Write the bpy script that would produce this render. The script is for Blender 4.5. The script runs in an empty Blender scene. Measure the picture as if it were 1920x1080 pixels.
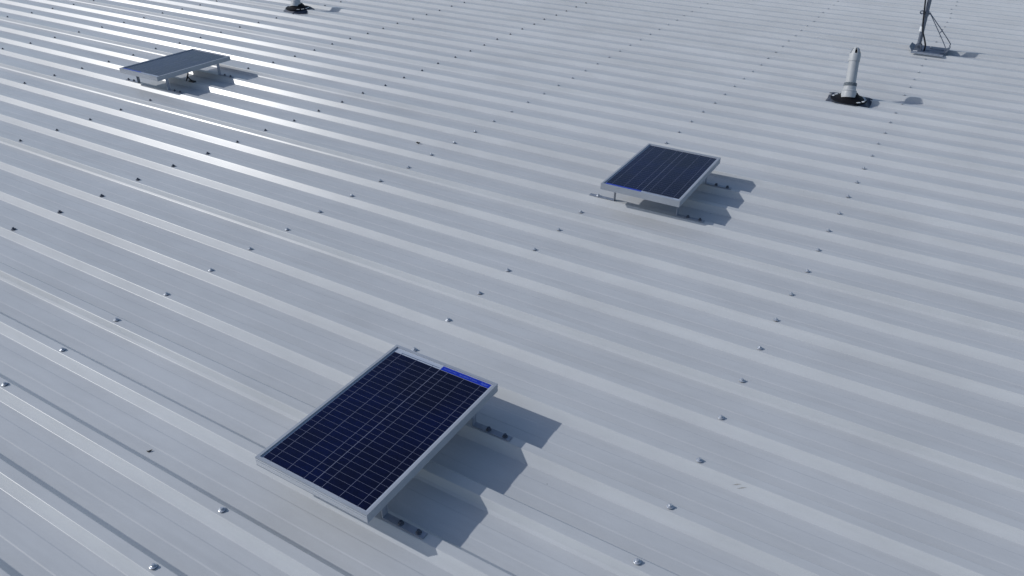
import bpy, bmesh, math, random
from mathutils import Vector, Matrix
random.seed(7)
sc = bpy.context.scene
col = sc.collection
R = math.radians
P = 0.2286            # rib pitch
HR = 0.0295            # rib height
TOPH = 0.0165         # half width of a rib's top
SL = 0.0260           # plan width of a rib's sloping side
PI = math.pi

# ------------------------------------------------------------------ helpers
def tag(o, label=None, cat=None, group=None, kind=None):
    if label: o['label'] = label
    if cat: o['category'] = cat
    if group: o['group'] = group
    if kind: o['kind'] = kind
    return o

def empty(name, loc=(0, 0, 0), rz=0, label=None, cat=None, group=None):
    o = bpy.data.objects.new(name, None)
    o.location = loc; o.rotation_euler = (0, 0, rz)
    o.empty_display_size = 0.05
    col.objects.link(o)
    return tag(o, label, cat, group)

def obj(name, bm, mats, parent=None, smooth=None):
    me = bpy.data.meshes.new(name)
    bm.normal_update()
    if smooth is not None:
        for e in bm.edges:
            if len(e.link_faces) == 2:
                if e.calc_face_angle(0) > R(smooth): e.smooth = False
        for f in bm.faces: f.smooth = True
    bm.to_mesh(me); bm.free()
    if not isinstance(mats, (list, tuple)): mats = [mats]
    for m in mats: me.materials.append(m)
    o = bpy.data.objects.new(name, me)
    col.objects.link(o)
    if parent: o.parent = parent
    return o

def box(bm, x0, x1, y0, y1, z0, z1, bev=0, mi=0):
    v = [bm.verts.new((x, y, z)) for z in (z0, z1) for y in (y0, y1) for x in (x0, x1)]
    fs = []
    for q in ((0, 2, 3, 1), (4, 5, 7, 6), (0, 1, 5, 4), (2, 6, 7, 3), (0, 4, 6, 2), (1, 3, 7, 5)):
        f = bm.faces.new([v[i] for i in q]); f.material_index = mi; fs.append(f)
    if bev:
        es = set(e for f in fs for e in f.edges)
        bmesh.ops.bevel(bm, geom=list(es), offset=bev, segments=2, profile=0.6, affect='EDGES')
    return v

def lathe(bm, prof, n=32, c=(0, 0, 0), M=None, mi=0, cap0=True, cap1=True, hexn=None):
    rings = []
    for r, z in prof:
        ring = []
        for i in range(n):
            a = 2 * PI * i / n
            p = Vector((c[0] + r * math.cos(a), c[1] + r * math.sin(a), c[2] + z))
            if M: p = M @ p
            ring.append(bm.verts.new(p))
        rings.append(ring)
    for a, b in zip(rings, rings[1:]):
        for i in range(n):
            f = bm.faces.new((a[i], a[(i + 1) % n], b[(i + 1) % n], b[i])); f.material_index = mi
    if cap0:
        f = bm.faces.new(rings[0][::-1]); f.material_index = mi
    if cap1:
        f = bm.faces.new(rings[-1]); f.material_index = mi

def tube(bm, pts, r, n=10, mi=0):
    pts = [Vector(p) for p in pts]
    rings = []
    up = None
    for i, p in enumerate(pts):
        if i == 0: d = pts[1] - pts[0]
        elif i == len(pts) - 1: d = pts[-1] - pts[-2]
        else: d = (pts[i + 1] - pts[i]).normalized() + (pts[i] - pts[i - 1]).normalized()
        d.normalize()
        if up is None:
            up = d.cross(Vector((0, 1, 0)) if abs(d.y) < .9 else Vector((1, 0, 0))).normalized()
        else:
            up = (up - d * up.dot(d)).normalized()
        s = d.cross(up)
        rr = r[i] if isinstance(r, (list, tuple)) else r
        rings.append([bm.verts.new(p + up * rr * math.cos(2 * PI * k / n) + s * rr * math.sin(2 * PI * k / n)) for k in range(n)])
    for a, b in zip(rings, rings[1:]):
        for i in range(n):
            bm.faces.new((a[i], a[(i + 1) % n], b[(i + 1) % n], b[i])).material_index = mi
    bm.faces.new(rings[0][::-1]).material_index = mi
    bm.faces.new(rings[-1]).material_index = mi

def smoothpts(pts, n=8):
    P_ = [Vector(p) for p in pts]; P_ = [P_[0]] + P_ + [P_[-1]]; out = []
    for i in range(1, len(P_) - 2):
        for k in range(n):
            t = k / n; a, b, c, d = P_[i - 1:i + 3]
            out.append(.5 * ((2 * b) + (c - a) * t + (2 * a - 5 * b + 4 * c - d) * t * t + (3 * b - a - 3 * c + d) * t ** 3))
    out.append(P_[-2]); return out

# ------------------------------------------------------------------ materials
def mat(name, color=(.5, .5, .5), rough=.5, metal=0., spec=.5):
    m = bpy.data.materials.new(name); m.use_nodes = True
    b = m.node_tree.nodes['Principled BSDF']
    b.inputs['Base Color'].default_value = (*color, 1)
    b.inputs['Roughness'].default_value = rough
    b.inputs['Metallic'].default_value = metal
    b.inputs['Specular IOR Level'].default_value = spec
    return m, m.node_tree, b

def nd(nt, t, **kw):
    n = nt.nodes.new(t)
    for k, v in kw.items():
        if k in n.inputs: n.inputs[k].default_value = v
        else: setattr(n, k, v)
    return n

def noisy(m, nt, b, color, amt, scale, rough=None, ramt=0, vec=(1, 1, 1), bump=0, bscale=None):
    """mottle the base colour / roughness a little, in object space"""
    tc = nd(nt, 'ShaderNodeTexCoord'); mp = nd(nt, 'ShaderNodeMapping'); mp.inputs['Scale'].default_value = vec
    nt.links.new(tc.outputs['Object'], mp.inputs['Vector'])
    n = nd(nt, 'ShaderNodeTexNoise'); n.inputs['Scale'].default_value = scale; n.inputs['Detail'].default_value = 6
    nt.links.new(mp.outputs[0], n.inputs['Vector'])
    r = nd(nt, 'ShaderNodeMapRange'); r.inputs['From Min'].default_value = .3; r.inputs['From Max'].default_value = .7
    r.inputs['To Min'].default_value = 1 - amt; r.inputs['To Max'].default_value = 1 + amt
    nt.links.new(n.outputs['Fac'], r.inputs['Value'])
    mx = nd(nt, 'ShaderNodeVectorMath', operation='SCALE'); mx.inputs[0].default_value = color
    nt.links.new(r.outputs[0], mx.inputs['Scale']); nt.links.new(mx.outputs[0], b.inputs['Base Color'])
    if rough is not None:
        r2 = nd(nt, 'ShaderNodeMapRange'); r2.inputs['From Min'].default_value = .3; r2.inputs['From Max'].default_value = .7
        r2.inputs['To Min'].default_value = rough - ramt; r2.inputs['To Max'].default_value = rough + ramt
        nt.links.new(n.outputs['Fac'], r2.inputs['Value']); nt.links.new(r2.outputs[0], b.inputs['Roughness'])
    if bump:
        n2 = nd(nt, 'ShaderNodeTexNoise'); n2.inputs['Scale'].default_value = bscale; n2.inputs['Detail'].default_value = 4
        nt.links.new(tc.outputs['Object'], n2.inputs['Vector'])
        bp = nd(nt, 'ShaderNodeBump'); bp.inputs['Strength'].default_value = 1; bp.inputs['Distance'].default_value = bump
        nt.links.new(n2.outputs['Fac'], bp.inputs['Height']); nt.links.new(bp.outputs[0], b.inputs['Normal'])
    return m

# painted steel sheet: faint rolling streaks, dust, sparse specks, slight oil-canning
def roof_material():
    m, nt, b = mat('painted_steel_sheet', (.5, .53, .58), .42)
    L = nt.links.new
    tc = nd(nt, 'ShaderNodeTexCoord')
    g = nd(nt, 'ShaderNodeNewGeometry')
    pos = g.outputs['Position']
    def noise(scale, vec, detail=5, rough=.55):
        mp = nd(nt, 'ShaderNodeMapping'); mp.inputs['Scale'].default_value = vec
        L(pos, mp.inputs['Vector'])
        n = nd(nt, 'ShaderNodeTexNoise'); n.inputs['Scale'].default_value = scale
        n.inputs['Detail'].default_value = detail; n.inputs['Roughness'].default_value = rough
        L(mp.outputs[0], n.inputs['Vector']); return n.outputs['Fac']
    def rng(v, a, c, lo, hi):
        r = nd(nt, 'ShaderNodeMapRange'); L(v, r.inputs['Value'])
        r.inputs['From Min'].default_value = a; r.inputs['From Max'].default_value = c
        r.inputs['To Min'].default_value = lo; r.inputs['To Max'].default_value = hi; return r.outputs[0]
    def mul(a, c):
        x = nd(nt, 'ShaderNodeMath', operation='MULTIPLY'); L(a, x.inputs[0]); L(c, x.inputs[1]); return x.outputs[0]
    streak = rng(noise(1, (.6, 60, 60), 4), .3, .7, .98, 1.02)
    patch = rng(noise(1.3, (1, 1, 1), 6), .3, .7, .95, 1.05)
    dust = rng(noise(7, (.45, 1.6, 1), 8, .7), .38, .72, 1.02, .93)
    oi = nd(nt, 'ShaderNodeObjectInfo'); sheet = rng(oi.outputs['Random'], 0, 1, .975, 1.02)
    grain = rng(noise(420, (1, 1, 1), 2), .3, .7, .975, 1.025)
    f = mul(mul(mul(streak, patch), mul(dust, grain)), sheet)
    # sparse dark grit
    vo = nd(nt, 'ShaderNodeTexVoronoi'); vo.feature = 'F1'; vo.inputs['Scale'].default_value = 5.5
    L(pos, vo.inputs['Vector'])
    sep = nd(nt, 'ShaderNodeSeparateColor'); L(vo.outputs['Color'], sep.inputs[0])
    size = rng(sep.outputs[0], .72, 1, .0, .022)
    lt = nd(nt, 'ShaderNodeMath', operation='LESS_THAN'); L(vo.outputs['Distance'], lt.inputs[0]); L(size, lt.inputs[1])
    grit = rng(lt.outputs[0], 0, 1, 1, .45)
    f = mul(f, grit)
    sc_ = nd(nt, 'ShaderNodeVectorMath', operation='SCALE'); sc_.inputs[0].default_value = ROOFCOL
    L(f, sc_.inputs['Scale']); L(sc_.outputs[0], b.inputs['Base Color'])
    ro = rng(noise(2.2, (.5, 3, 1), 5), .3, .7, .285, .345); L(ro, b.inputs['Roughness'])
    b.inputs['Specular IOR Level'].default_value = .12; b.inputs['Coat Weight'].default_value = .13; b.inputs['Coat Roughness'].default_value = .2
    # oil canning + paint micro texture
    b1 = nd(nt, 'ShaderNodeBump'); b1.inputs['Strength'].default_value = 1; b1.inputs['Distance'].default_value = .0012
    L(noise(1.0, (1.0, 3.5, 2), 1), b1.inputs['Height'])
    b2 = nd(nt, 'ShaderNodeBump'); b2.inputs['Strength'].default_value = 1; b2.inputs['Distance'].default_value = .00002
    L(noise(300, (1, 1, 1), 2), b2.inputs['Height']); L(b1.outputs[0], b2.inputs['Normal'])
    L(b2.outputs[0], b.inputs['Normal'])
    return m
ROOFCOL = (.560, .577, .593)
M_roof = roof_material()

m, nt, b = mat('galvanised_steel', (.42, .45, .5), .42, .75)
M_galv = noisy(m, nt, b, (.19, .215, .27), .25, 60, .45, .1)
m, nt, b = mat('bracket_zinc', (.45, .5, .56), .38, .45)
M_brk = noisy(m, nt, b, (.31, .34, .405), .16, 50, .38, .1)
m, nt, b = mat('galvanised_base', (.3, .34, .42), .5, .6)
M_gbase = noisy(m, nt, b, (.12, .15, .215), .3, 25, .5, .1)
m, nt, b = mat('anodised_aluminium', (.55, .58, .63), .5, .3)
M_alu = noisy(m, nt, b, (.42, .45, .50), .06, 8, .52, .05)
m, nt, b = mat('zinc_screw', (.5, .53, .58), .35, .45)
M_zinc = noisy(m, nt, b, (.52, .55, .60), .15, 200, .34, .08)
m, nt, b = mat('dark_screw', (.12, .14, .18), .55, .4)
M_dkscrew = noisy(m, nt, b, (.07, .085, .12), .35, 250, .5, .1)
m, nt, b = mat('black_rubber', (.006, .006, .008), .7, 0, .2)
M_rubber = noisy(m, nt, b, (.006, .006, .009), .3, 60, .7, .1)
m, nt, b = mat('black_cable', (.01, .012, .018), .4)
M_cable = noisy(m, nt, b, (.01, .012, .018), .2, 60, .42, .05)
m, nt, b = mat('white_pvc', (.6, .62, .64), .42)
M_pvc = noisy(m, nt, b, (.43, .45, .47), .10, 14, .45, .08, (1, 1, .4))
m, nt, b = mat('grey_sealant', (.14, .16, .18), .8)
M_seal = noisy(m, nt, b, (.13, .155, .18), .45, 120, .8, .1, bump=.002, bscale=90)
m, nt, b = mat('backsheet', (.5, .54, .62), .35)
M_back = noisy(m, nt, b, (.46, .51, .60), .04, 20, .3, .04)
m, nt, b = mat('ribbon_silver', (.3, .36, .45), .4, .6)
M_ribbon = noisy(m, nt, b, (.17, .21, .29), .1, 40, .4, .05)
m, nt, b = mat('white_tape', (.75, .77, .8), .5)
M_tape = noisy(m, nt, b, (.74, .77, .8), .05, 60)
m, nt, b = mat('label_blue', (.005, .03, .42), .3)
M_label = noisy(m, nt, b, (.004, .028, .42), .06, 60)
m, nt, b = mat('label_print', (.3, .4, .9), .4)
M_print = noisy(m, nt, b, (.14, .22, .75), .05, 60)
m, nt, b = mat('flashing_metal', (.07, .08, .1), .5, .4)
M_flash = noisy(m, nt, b, (.055, .066, .095), .2, 40, .5, .1)
m, nt, b = mat('dry_leaf', (.05, .045, .04), .8)
M_leaf = noisy(m, nt, b, (.035, .035, .035), .4, 300)
m, nt, b = mat('concrete_ground', (.25, .25, .24), .9)
M_ground = noisy(m, nt, b, (.24, .24, .23), .25, .4)
m, nt, b = mat('wall_cladding', (.4, .42, .45), .5)
M_wall = noisy(m, nt, b, (.38, .4, .43), .05, 3)

# silicon cells under glass
def cell_material():
    m, nt, b = mat('silicon_cells', (.006, .008, .035), .12)
    L = nt.links.new
    tc = nd(nt, 'ShaderNodeTexCoord')
    vo = nd(nt, 'ShaderNodeTexVoronoi'); vo.inputs['Scale'].default_value = 170; vo.inputs['Randomness'].default_value = 1
    L(tc.outputs['Object'], vo.inputs['Vector'])
    sp = nd(nt, 'ShaderNodeSeparateColor'); L(vo.outputs['Color'], sp.inputs[0])
    no = nd(nt, 'ShaderNodeTexNoise'); no.inputs['Scale'].default_value = 5; no.inputs['Detail'].default_value = 3
    L(tc.outputs['Object'], no.inputs['Vector'])
    a = nd(nt, 'ShaderNodeMapRange'); L(no.outputs['Fac'], a.inputs['Value'])
    a.inputs['From Min'].default_value = .35; a.inputs['From Max'].default_value = .65
    mx = nd(nt, 'ShaderNodeMix'); mx.data_type = 'RGBA'
    L(a.outputs[0], mx.inputs['Factor'])
    mx.inputs['A'].default_value = (.0012, .0032, .031, 1); mx.inputs['B'].default_value = (.0028, .0030, .014, 1)
    s = nd(nt, 'ShaderNodeMapRange'); L(sp.outputs[0], s.inputs['Value'])
    s.inputs['To Min'].default_value = .75; s.inputs['To Max'].default_value = 1.3
    v = nd(nt, 'ShaderNodeVectorMath', operation='SCALE'); L(mx.outputs['Result'], v.inputs[0]); L(s.outputs[0], v.inputs['Scale'])
    L(v.outputs[0], b.inputs['Base Color'])
    b.inputs['Roughness'].default_value = .18
    b.inputs['IOR'].default_value = 1.45
    b.inputs['Specular Tint'].default_value = (.36, .48, 1, 1)
    b.inputs['Sheen Weight'].default_value = .03; b.inputs['Sheen Roughness'].default_value = .35
    return m
M_cell = cell_material()
m, nt, b = mat('cell_grid_silver', (.2, .22, .32), .4)
M_grid = m; b.inputs['Base Color'].default_value = (.165, .18, .26, 1)

# ------------------------------------------------------------------ roof
def fillet(pts, r, n=4):
    """pts: list of (y,z); round every inner bend with radius r (guard points keep the flats flat)"""
    out = [pts[0]]
    for i in range(1, len(pts) - 1):
        a, b_, c = Vector(pts[i - 1]), Vector(pts[i]), Vector(pts[i + 1])
        d1 = (a - b_).normalized(); d2 = (c - b_).normalized()
        ang = d1.angle(d2); half = ang / 2
        rr = min(r, .45 * min((a - b_).length, (c - b_).length) * math.tan(half))
        t = rr / math.tan(half)
        p1 = b_ + d1 * t; p2 = b_ + d2 * t
        out.append(tuple(p1 + d1 * .0012))
        bis = (d1 + d2).normalized(); ctr = b_ + bis * (rr / math.sin(half))
        v1 = p1 - ctr; v2 = p2 - ctr
        tot = v1.angle(v2)
        for k in range(n + 1):
            u = k / n
            s1 = math.sin((1 - u) * tot) / math.sin(tot); s2 = math.sin(u * tot) / math.sin(tot)
            out.append(tuple(ctr + v1 * s1 + v2 * s2))
        out.append(tuple(p2 + d2 * .0012))
    out.append(pts[-1])
    return out

def rib_pts(y, lift=0., first=False, last=False, sl=SL):
    """profile points of one rib centred on y, from its near foot to its far foot"""
    if first:      # the lapping rib: steeper near side ending in a lip above the sheet below
        return [(y - TOPH - .0185, -.0222), (y - TOPH - .0062, lift - .0004), (y + TOPH, lift * .6), (y + TOPH + sl, -HR)]
    if last:
        return [(y - TOPH - sl, -HR), (y - TOPH, -.0022), (y + TOPH - .002, -.0022), (y + TOPH + sl - .004, -HR + .0005)]
    return [(y - TOPH - sl, -HR), (y - TOPH, 0), (y + TOPH, 0), (y + TOPH + sl, -HR)]

def pan_pts(y0):
    """stiffening step in the pan that starts at rib y0"""
    a, c = y0 + .382 * P, y0 + .618 * P
    return [(a - .003, -HR), (a + .001, -HR + .0011), (c - .001, -HR + .0011), (c + .003, -HR)]

X0, X1 = -34.0, 13.0
def sheet_mesh():
    pts = rib_pts(0, .0016, first=True)
    for i in range(1, 5):
        pts += pan_pts((i - 1) * P)
        pts += rib_pts(i * P, last=(i == 4), sl=(0, .0255, .0272, .0262, .0258)[i])
    prof = fillet(pts, .0038, 4)
    lip = [(prof[0][0] - .0002, prof[0][1] - .0006), ]
    bm = bmesh.new()
    xs = [X0 + (X1 - X0) * i / 94 for i in range(95)]
    vs = [[bm.verts.new((x, y, z)) for (y, z) in prof] for x in xs]
    for a, c in zip(vs, vs[1:]):
        for j in range(len(prof) - 1):
            bm.faces.new((a[j], c[j], c[j + 1], a[j + 1]))
    # folded lip thickness
    for a, c in zip(vs, vs[1:]):
        pass
    lipv = [[bm.verts.new((x, prof[0][0] + .0012, prof[0][1] - .0009)) for x in [xx]][0] for xx in xs]
    for i in range(len(xs) - 1):
        f = bm.faces.new((lipv[i], lipv[i + 1], vs[i + 1][0], vs[i][0]))
    for f in bm.faces: f.smooth = True
    for i in range(len(xs) - 1):
        e = bm.edges.get((vs[i][0], vs[i + 1][0]))
        if e: e.smooth = False
    bmesh.ops.recalc_face_normals(bm, faces=bm.faces)
    me = bpy.data.meshes.new('roof_sheet')
    bm.to_mesh(me); bm.free(); me.materials.append(M_roof)
    # make sure normals look up
    up = sum(p.normal.z * p.area for p in me.polygons)
    if up < 0: me.flip_normals()
    return me
roof = empty('metal_roof', (0, 0, 0), 0, 'pale grey ribbed steel roof filling the whole picture', 'roof')
sm = sheet_mesh()
for n in range(-4, 29):
    k = 3 + 4 * n
    o = bpy.data.objects.new('roof_sheet', sm)
    o.location = (0, k * P, 0); o.parent = roof; col.objects.link(o)
# two faint brown scuffs on the near side of a rib at lower right
m, nt, b = mat('rust_scuff', (.3, .27, .23), .6)
M_scuff = noisy(m, nt, b, (.33, .325, .31), .2, 200)
for (xa, ya, xb_, yb) in ((.118, 2.0260, .142, 2.0345), (.133, 2.0225, .160, 2.0320)):
    bm = bmesh.new()
    zf = lambda y: -HR * (9 * P - TOPH - y) / .0272 + .0006
    d = Vector((xb_ - xa, yb - ya)).normalized(); nn = Vector((-d.y, d.x)) * .0009
    pts = [(xa, ya), ((xa + xb_) / 2 + nn.x, (ya + yb) / 2 + nn.y * 2), (xb_, yb), ((xa + xb_) / 2 - nn.x, (ya + yb) / 2 - nn.y)]
    bm.faces.new([bm.verts.new((x, y, zf(y))) for x, y in pts])
    bmesh.ops.recalc_face_normals(bm, faces=bm.faces)
    obj('scuff_mark', bm, M_scuff, roof)
# building below the sheets
ye0, ye1 = -13 * P + .1, 119 * P - .1
for wb in ((X0 + .3, X1 - .3, ye0, ye0 + .2), (X0 + .3, X1 - .3, ye1 - .2, ye1), (X0 + .3, X0 + .5, ye0 + .2, ye1 - .2), (X1 - .5, X1 - .3, ye0 + .2, ye1 - .2)):
    bm = bmesh.new(); box(bm, *wb, -6, -.05); obj('wall', bm, M_wall, roof)
bm = bmesh.new()
vs = [bm.verts.new(p) for p in ((-900, -900, -6), (900, -900, -6), (900, 900, -6), (-900, 900, -6))]; bm.faces.new(vs)
tag(obj('ground', bm, M_ground), kind='structure')

# ------------------------------------------------------------------ roof screws
SCREWS = [[(7,-0.010),(8,-0.007),(9,0.001),(10,-0.005),(11,-0.005),(12,-0.007),(13,-0.006),(14,-0.004),(15,0.008),(16,0.004),(17,0.002),(18,0.007),(19,0.005),(20,0.008),(21,0.005),(22,0.010),(23,0.007),(24,0.011),(25,0.008),(26,0.007),(27,0.017),(28,0.002),(29,0.010),(30,0.009),(31,0.012),(32,0.007),(33,0.008),(35,0.001),(36,0.017),(37,0.025),(38,0.021),(39,0.018),(40,0.016),(41,0.021),(42,0.009),(43,-0.009),(44,0.015),(45,0.006),(46,0.004)],
[(4,-1.098),(5,-1.098),(9,-1.104),(10,-1.112),(11,-1.116),(12,-1.115),(13,-1.111),(14,-1.109),(15,-1.106),(16,-1.114),(20,-1.101),(21,-1.104),(22,-1.106),(23,-1.107),(24,-1.101),(25,-1.104),(26,-1.104),(27,-1.104),(28,-1.102),(29,-1.102),(30,-1.106),(31,-1.106),(32,-1.107),(33,-1.114),(34,-1.108),(35,-1.112),(36,-1.113),(37,-1.100),(38,-1.106),(39,-1.113),(40,-1.108),(41,-1.104),(42,-1.106)],
[(5,-2.191),(6,-2.211),(7,-2.217),(8,-2.213),(9,-2.216),(10,-2.219),(11,-2.215),(12,-2.220),(13,-2.212),(14,-2.209),(15,-2.194),(16,-2.199),(17,-2.195),(18,-2.195),(19,-2.201),(20,-2.204),(21,-2.210),(22,-2.210),(23,-2.215),(24,-2.215),(25,-2.222),(26,-2.228),(27,-2.229),(28,-2.237),(29,-2.246),(30,-2.244),(31,-2.246),(32,-2.252),(33,-2.253),(34,-2.251),(35,-2.264),(36,-2.264),(37,-2.257),(38,-2.257)],
[(8,-3.321),(9,-3.309),(10,-3.306),(11,-3.328),(12,-3.328),(13,-3.315),(14,-3.316),(15,-3.322),(16,-3.300),(17,-3.302),(18,-3.297),(19,-3.306),(20,-3.289),(21,-3.296),(22,-3.296),(23,-3.307),(24,-3.300),(25,-3.303),(26,-3.312),(27,-3.324),(28,-3.323),(29,-3.335),(30,-3.337),(31,-3.356),(32,-3.346),(33,-3.351),(34,-3.356),(35,-3.358)],
[(11,-4.430),(12,-4.421),(13,-4.425),(14,-4.431),(15,-4.436),(19,-4.466),(20,-4.433),(21,-4.420),(22,-4.422),(23,-4.432),(24,-4.431),(25,-4.423),(26,-4.431),(27,-4.446),(28,-4.432),(29,-4.439),(30,-4.444),(31,-4.455),(32,-4.451)],
[(14,-5.545),(15,-5.545),(16,-5.549),(17,-5.544),(18,-5.554),(19,-5.569),(20,-5.558),(21,-5.558),(22,-5.564),(23,-5.572),(24,-5.570),(25,-5.572),(26,-5.575),(28,-5.574),(29,-5.562)],
[(16,-6.633),(17,-6.617),(18,-6.631),(19,-6.634),(20,-6.633),(21,-6.629),(22,-6.642),(23,-6.662),(24,-6.657),(25,-6.664),(26,-6.677)],
[(19,-7.762),(20,-7.743),(21,-7.761),(22,-7.759),(23,-7.769)]]

def hexhead(bm, r, z0, z1, mi=0, rot=0.3):
    n = 6
    M = Matrix.Rotation(rot, 4, 'Z')
    lathe(bm, [(r, z0), (r, z1 - .0008), (r * .86, z1)], 6, (0, 0, 0), M, mi)

def screw_parts():
    bm = bmesh.new(); lathe(bm, [(.0078, 0), (.0092, .0004), (.0094, .0018), (.0085, .0024)], 24)
    seal = obj('rubber_seal', bm, M_rubber, None, 30)
    bm = bmesh.new(); lathe(bm, [(.0104, .0022), (.0106, .0030), (.0092, .0041), (.0060, .0046)], 28)
    wash = obj('washer', bm, M_zinc, None, 30)
    bm = bmesh.new()
    lathe(bm, [(.0060, .0044), (.0062, .0052), (.0050, .0060)], 20)
    hexhead(bm, .0049, .0056, .0105)
    head = obj('screw_head', bm, M_zinc, None, 30)
    return seal, wash, head
PARTS = screw_parts()
bm = bmesh.new()
lathe(bm, [(.0085, 0), (.0102, .0005), (.0098, .0022)], 12, mi=1)
lathe(bm, [(.0106, .0022), (.0108, .0030), (.0060, .0048)], 14, mi=0)
hexhead(bm, .0052, .0046, .0108)
FAR = obj('roof_screw', bm, [M_zinc, M_rubber], None, 30)
bm = bmesh.new()
lathe(bm, [(.0090, 0), (.0108, .0005), (.0100, .0024)], 12, mi=1)
lathe(bm, [(.0108, .0022), (.0108, .0030), (.0060, .0048)], 14, mi=0)
hexhead(bm, .0054, .0046, .0110)
FARD = obj('roof_screw', bm, [M_dkscrew, M_rubber], None, 30)
ORD = ['first','second','third','fourth','fifth','sixth','seventh','eighth','ninth','tenth','eleventh','twelfth','thirteenth','fourteenth','fifteenth','sixteenth','seventeenth','eighteenth','nineteenth','twentieth',
 'twenty-first','twenty-second','twenty-third','twenty-fourth','twenty-fifth','twenty-sixth','twenty-seventh','twenty-eighth','twenty-ninth','thirtieth','thirty-first','thirty-second','thirty-third','thirty-fourth','thirty-fifth','thirty-sixth','thirty-seventh','thirty-eighth','thirty-ninth','fortieth']
ROWN = ['rightmost screw row', 'second screw row from right', 'third screw row from right', 'fourth screw row from right',
        'fourth screw row from left', 'third screw row from left', 'second screw row from left', 'leftmost screw row']
cam_loc = Vector((0.40837, 0.23530, 1.70765))
GRP = 'hex screws in rows along the roof ribs'
first_use = {'p': True, 'f': True, 'd': True}
for r, row in enumerate(SCREWS):
    for i, (k, x) in enumerate(row):
        loc = Vector((x, k * P + random.uniform(-.0025, .0025), .0006 if k % 4 != 3 else .0020))
        d = (loc - cam_loc).length
        lab = 'hex screw, %s from near end of %s' % (ORD[i], ROWN[r])
        rz = random.uniform(0, 6.28)
        tilt = (random.gauss(0, .05), random.gauss(0, .05))
        if r == 0 and k == 35:       # the one driven through the mast base plate
            loc.z = .0135; loc.y = 7.93
            lab = 'hex screw through the middle of the mast base plate'
        if d < 3.9:
            e = empty('roof_screw', loc, rz, lab, 'screw', GRP)
            e.rotation_euler = (tilt[0], tilt[1], rz)
            for p in PARTS:
                if first_use['p']: c = p
                else:
                    c = p.copy(); col.objects.link(c)
                c.parent = e
            first_use['p'] = False
        else:
            dark = r >= 3  # rows further left get the darker screw tone
            src = FARD if dark else FAR; key = 'd' if dark else 'f'
            if first_use[key]: c = src; first_use[key] = False
            else:
                c = src.copy(); col.objects.link(c)
            c.location = loc; c.rotation_euler = (tilt[0], tilt[1], rz)
            if d > 5: c.scale = (.80, .80, .85)
            tag(c, lab, 'screw', GRP)

# ------------------------------------------------------------------ solar panels
PW, PL = .419, .656       # outer size
ZB, ZT = .0835, .115       # underside / top of the frame
def text_mesh(s, size, mname):
    cu = bpy.data.curves.new(mname, 'FONT'); cu.body = s; cu.size = size; cu.extrude = 0.0002
    cu.align_x = 'CENTER'; cu.align_y = 'CENTER'
    o = bpy.data.objects.new(mname, cu); col.objects.link(o)
    dg = bpy.context.evaluated_depsgraph_get()
    me = bpy.data.meshes.new_from_object(o.evaluated_get(dg))
    me.transform(Matrix.Identity(4)); bpy.data.objects.remove(o); bpy.data.curves.remove(cu)
    return me

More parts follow.
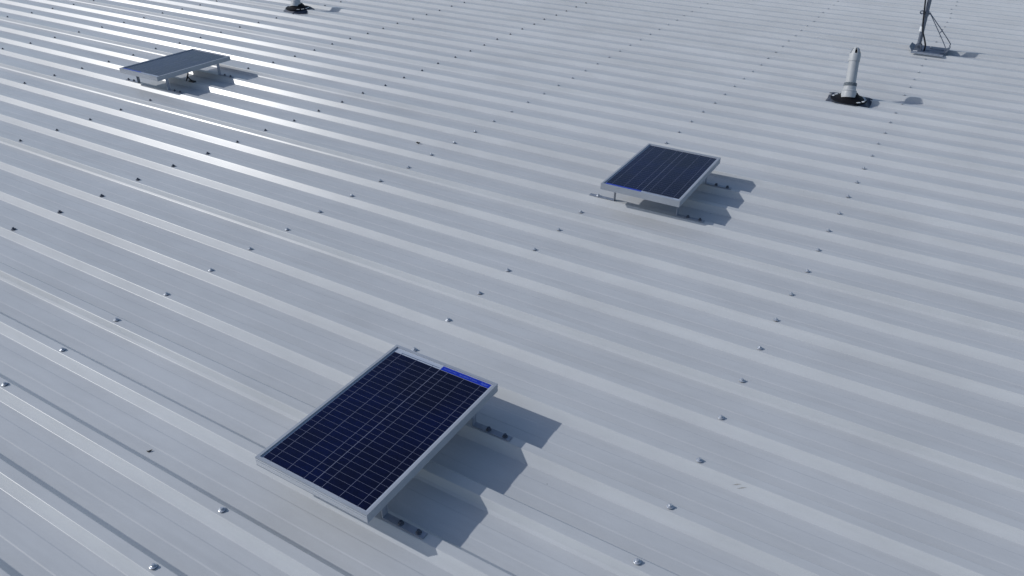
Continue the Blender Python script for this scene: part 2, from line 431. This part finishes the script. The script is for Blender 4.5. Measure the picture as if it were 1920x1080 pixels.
def solar_panel(loc, rz, flip, label, legs, bolts_dark=True, cable=False):
    """legs: list of (x, y, dir) in roof coordinates relative to the panel centre"""
    root = empty('solar_panel', loc, rz, label, 'solar panel', 'framed solar panels bracketed to the ribs')
    hw, hl = PW / 2, PL / 2
    # frame : four mitred extrusions with grooved outer faces, one mesh
    prof = [(0, ZT), (0, ZT - .006), (.0006, ZT - .0064), (.0006, ZT - .0080), (0, ZT - .0084), (0, ZT - .0135), (.0006, ZT - .0139), (.0006, ZT - .0154),
            (0, ZT - .0158), (0, ZT - .0190), (.0006, ZT - .0194), (.0006, ZT - .0204), (0, ZT - .0208), (0, ZT - .0245), (.0006, ZT - .0249), (.0006, ZT - .0257), (0, ZT - .0261), (0, ZB), (.022, ZB), (.022, ZB + .0015), (.0020, ZB + .0015), (.0020, ZT - .0044), (.0095, ZT - .0044), (.0095, ZT)]
    bm = bmesh.new()
    cs = [(-1, -1), (1, -1), (1, 1), (-1, 1)]
    for s in range(4):
        a, c = cs[s], cs[(s + 1) % 4]
        va = [bm.verts.new((a[0] * (hw - d), a[1] * (hl - d), z)) for d, z in prof]
        vc = [bm.verts.new((c[0] * (hw - d), c[1] * (hl - d), z)) for d, z in prof]
        n = len(prof)
        for j in range(n):
            bm.faces.new((va[j], vc[j], vc[(j + 1) % n], va[(j + 1) % n]))
    bmesh.ops.recalc_face_normals(bm, faces=bm.faces)
    obj('frame', bm, M_alu, root)
    # laminate: backsheet + cells + grid lines
    iw, il = hw - .0022, hl - .0022
    zt = ZT - .0048
    bm = bmesh.new(); box(bm, -iw, iw, -il, il, zt - .004, zt)
    lam = obj('laminate', bm, M_back, root)
    f = -1 if flip else 1
    bm = bmesh.new()
    y0, y1 = (-.3135, .2945)
    n = 25
    ph = (y1 - y0) / n
    xb = [-.1930, -.1635, -.0985, -.0335, -.0030]
    def q(x0, x1, ya, yb, z, mi):
        if flip: x0, x1, ya, yb = -x1, -x0, -yb, -ya
        vs = [bm.verts.new(p) for p in ((x0, ya, z), (x1, ya, z), (x1, yb, z), (x0, yb, z))]
        bm.faces.new(vs).material_index = mi
    zc = zt + .0003
    q(-.1930, .1930, y0, y1, zt + .0002, 1)
    for s in (-1, 1):
        for c in range(4):
            a, b_ = (xb[c], xb[c + 1])
            ga = 0 if c == 0 else .0007; gb = .0007 if c < 3 else 0
            if c == 3: b_ = -.0011
            a += ga; b_ -= gb
            if s == 1: a, b_ = -b_, -a
            for rr in range(n):
                q(a, b_, y0 + rr * ph + .00042, y0 + (rr + 1) * ph - .00042, zc, 0)
    ce = obj('cells', bm, [M_cell, M_grid], lam)
    # interconnecting ribbons at both ends
    bm = bmesh.new()
    def rb(x0, x1, ya, yb):
        if flip: x0, x1, ya, yb = -x1, -x0, -yb, -ya
        box(bm, x0, x1, ya, yb, zt + .0002, zt + .0005)
    rb(-.166, -.006, .3000, .3022); rb(-.166, .168, -.3205, -.3185)
    for xx in (-.1635, -.0985, -.0335): rb(xx - .0006, xx + .0006, .2947, .2999)
    for xx in (-.1635, -.0985, -.0335, .0335, .0985, .1635): rb(xx - .0006, xx + .0006, -.3184, -.3137)
    obj('ribbon', bm, M_ribbon, lam)
    # blue maker's strip with pale print
    bm = bmesh.new()
    a, b_, ya, yb = (.0005, .1925, .2955, .3160)
    if flip: a, b_, ya, yb = -b_, -a, -yb, -ya
    box(bm, a, b_, ya, yb, zt + .0002, zt + .0006)
    lb = obj('label_strip', bm, M_label, lam)
    for s, size, xx in (('Photovoltaic module', .0062, .0360), ('Polycrystalline PV module', .0082, .1080), ('Solar', .0125, .1720)):
        me = text_mesh(s, size, 'lettering'); me.materials.append(M_print)
        t = bpy.data.objects.new('lettering', me); col.objects.link(t)
        if flip: t.location = (-xx, -.305, zt + .0009); t.rotation_euler = (0, 0, PI)
        else: t.location = (xx, .305, zt + .0009)
        w = max(v.co.x for v in me.vertices) - min(v.co.x for v in me.vertices)
        tgt = {0: .050, 1: .070, 2: .026}[('Ph', 'Po', 'So').index(s[:2])]
        t.scale = (tgt / w, 1, 1)
        t.parent = lam
    # junction box under the laminate
    bm = bmesh.new(); box(bm, -.045, .045, f * .20 - .03, f * .20 + .03, zt - .021, zt - .0045, .002)
    obj('junction_box', bm, M_rubber, root)
    # brackets
    W = .0115
    for (lx, ly, dr, *bl) in legs:
        bm = bmesh.new()
        z0 = .0012; th = .003
        pts = [(-.030 * 1, ZB - .0005), (0, ZB - .0005), (0, z0), (.140, z0)]
        # strip path as thin boxes: top flange, leg, foot
        def bx(a, b_, za, zb):
            x0, x1 = sorted((lx + dr * a, lx + dr * b_))
            box(bm, x0, x1, ly - W, ly + W, za, zb, .0006)
        bx(-.026, 0.0, ZB - .0035, ZB - .0005)
        bx(-.003, 0.0, z0 + .0028, ZB - .0032)
        bx(-.003, .139, z0, z0 + th)
        br = obj('bracket', bm, M_brk, root)
        for bxo in (bl[0] if bl else (.056, .118)):
            bm = bmesh.new()
            zz = z0 + th
            lathe(bm, [(.0088, zz), (.0092, zz + .001), (.0082, zz + .0032), (.0070, zz + .0042)], 20, (lx + dr * bxo, ly, 0))
            M = Matrix.Translation((lx + dr * bxo, ly, 0)) @ Matrix.Rotation(random.uniform(0, 1), 4, 'Z')
            lathe(bm, [(.0060, zz + .0040), (.0060, zz + .0095), (.0050, zz + .0105)], 6, (0, 0, 0), M)
            obj('bolt', bm, M_zinc if bl else M_dkscrew, br, 30)
    if cable:
        bm = bmesh.new()
        tube(bm, smoothpts([(.170, -.045, .092), (.176, -.046, .070), (.160, -.044, .045), (.136, -.038, .016), (.128, -.036, .006)], 6), .0050, 8)
        tube(bm, smoothpts([(.156, -.042, .040), (.166, -.036, .024), (.180, -.028, .008)], 6), .0050, 8)
        box(bm, .150, .205, -.040, -.012, .001, .009, .003)
        obj('cable', bm, M_cable, root, 40)
    return root

solar_panel((-.866, 1.600, 0), 0, False, 'large nearest solar panel with near black cells and a blue strip along its far edge',
            [(.181, 6 * P - 1.600, 1), (.181, 8 * P - 1.600, 1), (-.165, 6 * P - 1.600, -1), (-.165, 8 * P - 1.600, -1)])
solar_panel((-.868, 3.906, 0), R(1.0), True, 'navy blue solar panel right of centre, blue strip on its near edge',
            [(.181, 16 * P - 3.906, 1), (.181, 18 * P - 3.906, 1), (-.161, 16 * P - 3.906, -1, (.092,)), (-.161, 18 * P - 3.906, -1, (.092,))])
solar_panel((-4.728, 3.906, 0), 0, True, 'farthest solar panel at upper left, its cells grey in the glare',
            [(.203, 16 * P - 3.906, 1), (.203, 18 * P - 3.906, 1), (-.136, 16 * P - 3.906, -1), (-.136, 18 * P - 3.906, -1)], cable=True)

# ------------------------------------------------------------------ vent pipes
def roof_z(y):
    t = (y / P) % 1.0; d = min(t, 1 - t) * P
    if d < TOPH: return 0
    if d < TOPH + SL: return -HR * (d - TOPH) / SL
    return -HR

def vent_pipe(loc, label, rz=0):
    root = empty('vent_pipe', loc, 0, label, 'vent pipe', 'vent pipes through the roof')
    ox, oy, _ = loc
    ax = Vector((-.13, .42, 1)).normalized()
    T = Vector((0, 0, 1)).rotation_difference(ax).to_matrix().to_4x4()
    T.translation = Vector((0, -.045, 0))
    # formed metal flashing plate
    bm = bmesh.new()
    N = 28; grid = {}
    hx, hy, cut = .148, .150, .080
    for i in range(N + 1):
        for j in range(N + 1):
            x = -hx + 2 * hx * i / N; y = -hy + 2 * hy * j / N
            # chamfer corners
            over = abs(x) / hx * hx + abs(y) - (hx + hy - cut)
            if over > 0:
                x -= math.copysign(over / 2, x); y -= math.copysign(over / 2, y)
            e = max(abs(x) / hx, abs(y) / hy, (abs(x) + abs(y)) / (hx + hy - cut))
            w = min(1, max(0, (e - .76) / .22))
            z = .0045 + roof_z(oy + y) * w
            if x < -.09 and y > .10: z += .012 * (-(x + .09) / .04) * max(0, (y - .1) / .04)
            grid[i, j] = bm.verts.new((x, y, z))
    for i in range(N):
        for j in range(N):
            try: bm.faces.new((grid[i, j], grid[i + 1, j], grid[i + 1, j + 1], grid[i, j + 1]))
            except ValueError: pass
    bmesh.ops.remove_doubles(bm, verts=bm.verts, dist=1e-5)
    fl = obj('flashing', bm, M_flash, root, 40)
    # rubber cone
    bm = bmesh.new()
    lathe(bm, [(.123, .0050), (.122, .0080), (.114, .0100), (.098, .0105), (.086, .014), (.078, .022), (.070, .025), (.066, .034), (.060, .036), (.057, .041), (.052, .048)], 44, (0, -.012, 0), None)
    obj('rubber_boot', bm, M_rubber, root, 45)
    # bright rim tabs seen through the slots of the rubber ring
    for adeg in (-44, -19, 6, 31, 128, 152, 176):
        bm = bmesh.new()
        M = Matrix.Translation((0, -.012, 0)) @ Matrix.Rotation(R(adeg), 4, 'Z')
        vs = box(bm, .101, .115, -.0135, .0135, .0092, .0120)
        for v in vs: v.co = M @ v.co
        obj('rim_tab', bm, M_tape, root)
    bm = bmesh.new()
    lathe(bm, [(.0520, .020), (.0510, .045), (.0485, .062), (.0500, .064), (.0500, .069), (.0470, .071), (.0430, .074), (.0415, .1000)], 40, (0, 0, 0), T)
    obj('coupling', bm, M_pvc, root, 35)
    bm = bmesh.new()
    lathe(bm, [(.0385, .0985), (.0430, .102), (.0435, .118), (.0390, .123), (.0340, .124)], 40, (0, 0, 0), T, cap1=False)
    for v in bm.verts:
        v.co += Vector((random.uniform(-1, 1), random.uniform(-1, 1), random.uniform(-1, 1))) * .0018
    obj('sealant_band', bm, M_seal, root)
    bm = bmesh.new()
    lathe(bm, [(.0345, .12), (.0345, .285)], 40, (0, 0, 0), T)
    obj('pipe', bm, M_pvc, root, 35)
    # slotted cap: sleeve, six inward leaning fins, small crown
    bm = bmesh.new()
    lathe(bm, [(.0350, .270), (.0376, .2705), (.0380, .318), (.0370, .323), (.0280, .323)], 40, (0, 0, 0), T, cap1=False)
    for k in range(6):
        a0 = 2 * PI * k / 6 + .25; da = .27
        sec = []
        for (r0, z) in ((.0374, .317), (.0355, .330), (.0215, .360), (.0130, .3625)):
            for (rr, aa) in ((r0, a0 - da), (r0, a0 + da), (r0 - .004, a0 + da), (r0 - .004, a0 - da)):
                sec.append(bm.verts.new(T @ Vector((rr * math.cos(aa), rr * math.sin(aa), z))))
        for s in range(3):
            for e in range(4):
                bm.faces.new((sec[s * 4 + e], sec[s * 4 + (e + 1) % 4], sec[s * 4 + 4 + (e + 1) % 4], sec[s * 4 + 4 + e]))
    lathe(bm, [(.0120, .3580), (.0165, .3585), (.0155, .3640), (.0100, .3645)], 24, (0, 0, 0), T)
    cap = obj('vent_cap', bm, M_pvc, root, 35)
    bm = bmesh.new()
    lathe(bm, [(.0285, .300), (.0285, .3235), (.0100, .352)], 24, (0, 0, 0), T)
    obj('slot_shade_core', bm, M_rubber, root, 40)  # added black core; its colour stands in for shade between the fins
    return root
vent_pipe((-.322, 6.092, 0), 'white vent pipe with slotted cap in a black rubber boot, upper right')
vent_pipe((-5.720, 6.170, 0), 'vent pipe at the top edge, only its black booted foot in view')

# ------------------------------------------------------------------ mast on base plate
root = empty('antenna_mast', (-.09, 7.83, 0), 0, 'galvanised pole mast braced on a steel base plate at the top right', 'mast')
inv = Vector((-.09, 7.83, 0))
def rel(p): return Vector(p) - inv
bm = bmesh.new()
zb = .0075
box(bm, -.128 + .09, .122 + .09, 7.735 - 7.83, 7.995 - 7.83, zb, zb + .003, .0005)
def quadbox(bm, a, b_, c, d, th):
    a, b_, c, d = [rel(p) for p in (a, b_, c, d)]
    n = (b_ - a).cross(d - a).normalized() * th
    v = [bm.verts.new(p) for p in (a, b_, c, d, a + n, b_ + n, c + n, d + n)]
    for q in ((3, 2, 1, 0), (4, 5, 6, 7), (0, 1, 5, 4), (1, 2, 6, 5), (2, 3, 7, 6), (3, 0, 4, 7)): bm.faces.new([v[i] for i in q])
quadbox(bm, (-.128, 7.742, zb), (-.128, 7.99, zb), (-.156, 7.955, zb + .024), (-.156, 7.79, zb + .024), .003)
quadbox(bm, (.122, 7.99, zb), (.122, 7.742, zb), (.152, 7.79, zb + .030), (.152, 7.955, zb + .030), .003)
# bright rolled seams on the tray
box(bm, -.02 + .09, .10 + .09, 7.80 - 7.83, 7.812 - 7.83, zb + .003, zb + .006, .001)
box(bm, .0 + .09, .11 + .09, 7.90 - 7.83, 7.912 - 7.83, zb + .003, zb + .006, .001)
obj('base_plate', bm, M_gbase, root)
bm = bmesh.new()
quadbox(bm, (-.128, 7.733, zb + .003), (-.128, 7.730, -.006), (.122, 7.730, -.006), (.122, 7.733, zb + .003), .003)
obj('plate_edge', bm, M_brk, root)
pb = Vector((-.085, 7.79, .03)); pdir = Vector((-.035, .03, 1))
bm = bmesh.new()
tube(bm, [rel(pb), rel(pb + pdir * 1.35)], .0165, 24)
obj('pole', bm, M_galv, root, 40)
# clevis cheeks
for sd in (-1, 1):
    bm = bmesh.new()
    n = 14
    cx_, cy_ = pb.x, pb.y + sd * .0205
    ring = [(cx_ + .028, zb + .003)] + [(cx_ + .026 * math.cos(PI * k / n), .045 + .026 * math.sin(PI * k / n)) for k in range(n + 1)] + [(cx_ - .028, zb + .003)]
    f1 = [bm.verts.new(rel((x, cy_ - .002, z))) for x, z in ring]; f2 = [bm.verts.new(rel((x, cy_ + .002, z))) for x, z in ring]
    bm.faces.new(f1); bm.faces.new(f2[::-1])
    for i in range(len(ring)): bm.faces.new((f1[i], f2[i], f2[(i + 1) % len(ring)], f1[(i + 1) % len(ring)]))
    bmesh.ops.recalc_face_normals(bm, faces=bm.faces)
    obj('clevis_cheek', bm, M_galv, root)
bm = bmesh.new()
M = Matrix.Translation(rel((pb.x, pb.y - .024, .045))) @ Matrix.Rotation(PI / 2, 4, 'X')
lathe(bm, [(.011, -.055), (.011, 0), (.010, .006)], 6, (0, 0, 0), M)
obj('pivot_bolt', bm, M_dkscrew, root)
bm = bmesh.new(); box(bm, -.118 + .09, -.082 + .09, 7.742 - 7.83, 7.762 - 7.83, zb + .0032, zb + .0050)
obj('sticker', bm, M_tape, root)
# collar and the two thin stay rods
cz = .31; cc = pb + pdir * (cz - .03)
bm = bmesh.new()
lathe(bm, [(.0185, -.022), (.0205, -.02), (.0205, .02), (.0185, .022)], 24, tuple(rel(cc)))
box(bm, *(lambda c: (c.x + .018, c.x + .034, c.y - .008, c.y + .008, c.z - .006, c.z + .010))(rel(cc)), .001)
obj('collar', bm, M_galv, root, 40)
bm = bmesh.new()
c0 = cc + Vector((.030, 0, .002))
tube(bm, [rel(p) for p in smoothpts([c0, (.105, 7.83, .070), (.118, 7.815, .030), (.118, 7.775, .016), (.090, 7.745, .014)], 8)], .0032, 8)
obj('stay_rod', bm, M_galv, root, 40)
bm = bmesh.new()
tube(bm, [rel(p) for p in smoothpts([c0 + Vector((0, .006, 0)), (.125, 7.93, .085), (.140, 7.95, .045), (.140, 7.94, .018), (.120, 7.93, .014)], 8)], .0036, 8)
obj('stay_rod', bm, M_galv, root, 40)
# small cross link between the rods
bm = bmesh.new(); tube(bm, [rel((.046, 7.815, .165)), rel((.058, 7.865, .185))], .003, 6); obj('stay_link', bm, M_galv, root)
# eye bolt
bm = bmesh.new()
ec = cc + Vector((-.034, -.022, .010))
tube(bm, [rel(ec + Vector((0.012 * math.cos(t), 0, .012 * math.sin(t)))) for t in [2 * PI * i / 18 for i in range(19)]], .0055, 8)
tube(bm, [rel(ec + Vector((.010, 0, 0))), rel(cc)], .0045, 8)
obj('eye_bolt', bm, M_galv, root, 40)
# tape and cable
tz = .185; tcn = pb + pdir * (tz - .03)
bm = bmesh.new(); lathe(bm, [(.0172, -.019), (.0186, -.0185), (.0186, .0185), (.0172, .019)], 24, tuple(rel(tcn) + Vector((-.006, 0, 0))))
obj('tape_band', bm, M_tape, root, 40)
bm = bmesh.new()
cp = [(-.035, 7.80, .012), (-.036, 7.785, .06), (-.058, 7.765, .12), (-.083, 7.762, .175), (-.098, 7.762, .24), (-.110, 7.765, .31), (-.128, 7.78, .42), (-.150, 7.79, .6), (-.13, 7.80, .9), (-.14, 7.82, 1.3)]
tube(bm, [rel(p) for p in smoothpts(cp, 8)], .0068, 10)
obj('coax_cable', bm, M_cable, root, 40)

# ------------------------------------------------------------------ litter on the sheets
def leaf(loc, pts, w, h, label, name='dry_leaf', cat='leaf', m_=M_leaf):
    bm = bmesh.new()
    L_ = smoothpts([(x, y, z) for x, y, z in pts], 5)
    n = len(L_); rr = [max(.25, math.sin(PI * (i + .5) / n)) * w for i in range(n)]
    tube(bm, L_, rr, 7)
    for v in bm.verts: v.co.z *= h
    o = obj(name, bm, m_, None, 60); o.location = loc
    return tag(o, label, cat)
leaf((-1.514, 1.207, -HR + .0015), [(-.007, -.003, .002), (0, -.002, .001), (.003, .004, .002), (.006, .009, .004)], .0028, .8, 'tiny dark curled leaf scrap lying in a pan at lower left')
leaf((-2.430, 3.822, -HR + .003), [(-.010, 0, .002), (0, .001, .004), (.010, .0, .003), (.022, -.001, .010)], .0055, 1, 'small black scrap stuck at the foot of a rib above the centre', 'debris_scrap', 'debris')

# ------------------------------------------------------------------ sky, sun, camera
SUN = Vector((-1.38, -.60, 1)).normalized()
elev = math.asin(SUN.z)
sl = bpy.data.lights.new('sun', 'SUN'); sl.energy = 2.35; sl.angle = R(.53); sl.color = (1, .985, .96)
so = bpy.data.objects.new('sun', sl); col.objects.link(so)
so.rotation_euler = (-SUN).to_track_quat('-Z', 'Y').to_euler()
so.location = (-10, -5, 10)
w = bpy.data.worlds.new('World'); sc.world = w; w.use_nodes = True
nt = w.node_tree
sky = nt.nodes.new('ShaderNodeTexSky'); sky.sky_type = 'NISHITA'; sky.sun_disc = False
sky.sun_elevation = elev
sky.sun_rotation = math.atan2(SUN.x, SUN.y)
sky.air_density = 1.0; sky.dust_density = 1.0; sky.ozone_density = 1.5
bg = nt.nodes['Background']; bg.inputs['Strength'].default_value = .108
nt.links.new(sky.outputs[0], bg.inputs['Color'])

cam = bpy.data.cameras.new('camera'); co = bpy.data.objects.new('camera', cam); col.objects.link(co)
cam.sensor_width = 36; cam.lens = 1450.2443 / 1920 * 36; cam.clip_end = 3000; cam.clip_start = .05
wv = Vector((-.99714210, -.27113154, -.49927193))
Rwc = Matrix.Rotation(wv.length, 3, wv.normalized())     # world -> camera
co.matrix_world = Matrix.Translation(cam_loc) @ Rwc.transposed().to_4x4()
sc.camera = co
vs = sc.view_settings
vs.view_transform = 'Standard'; vs.look = 'None'; vs.exposure = -.12; vs.gamma = 1; vs.use_curve_mapping = False
sc.render.resolution_x = 1024; sc.render.resolution_y = 576
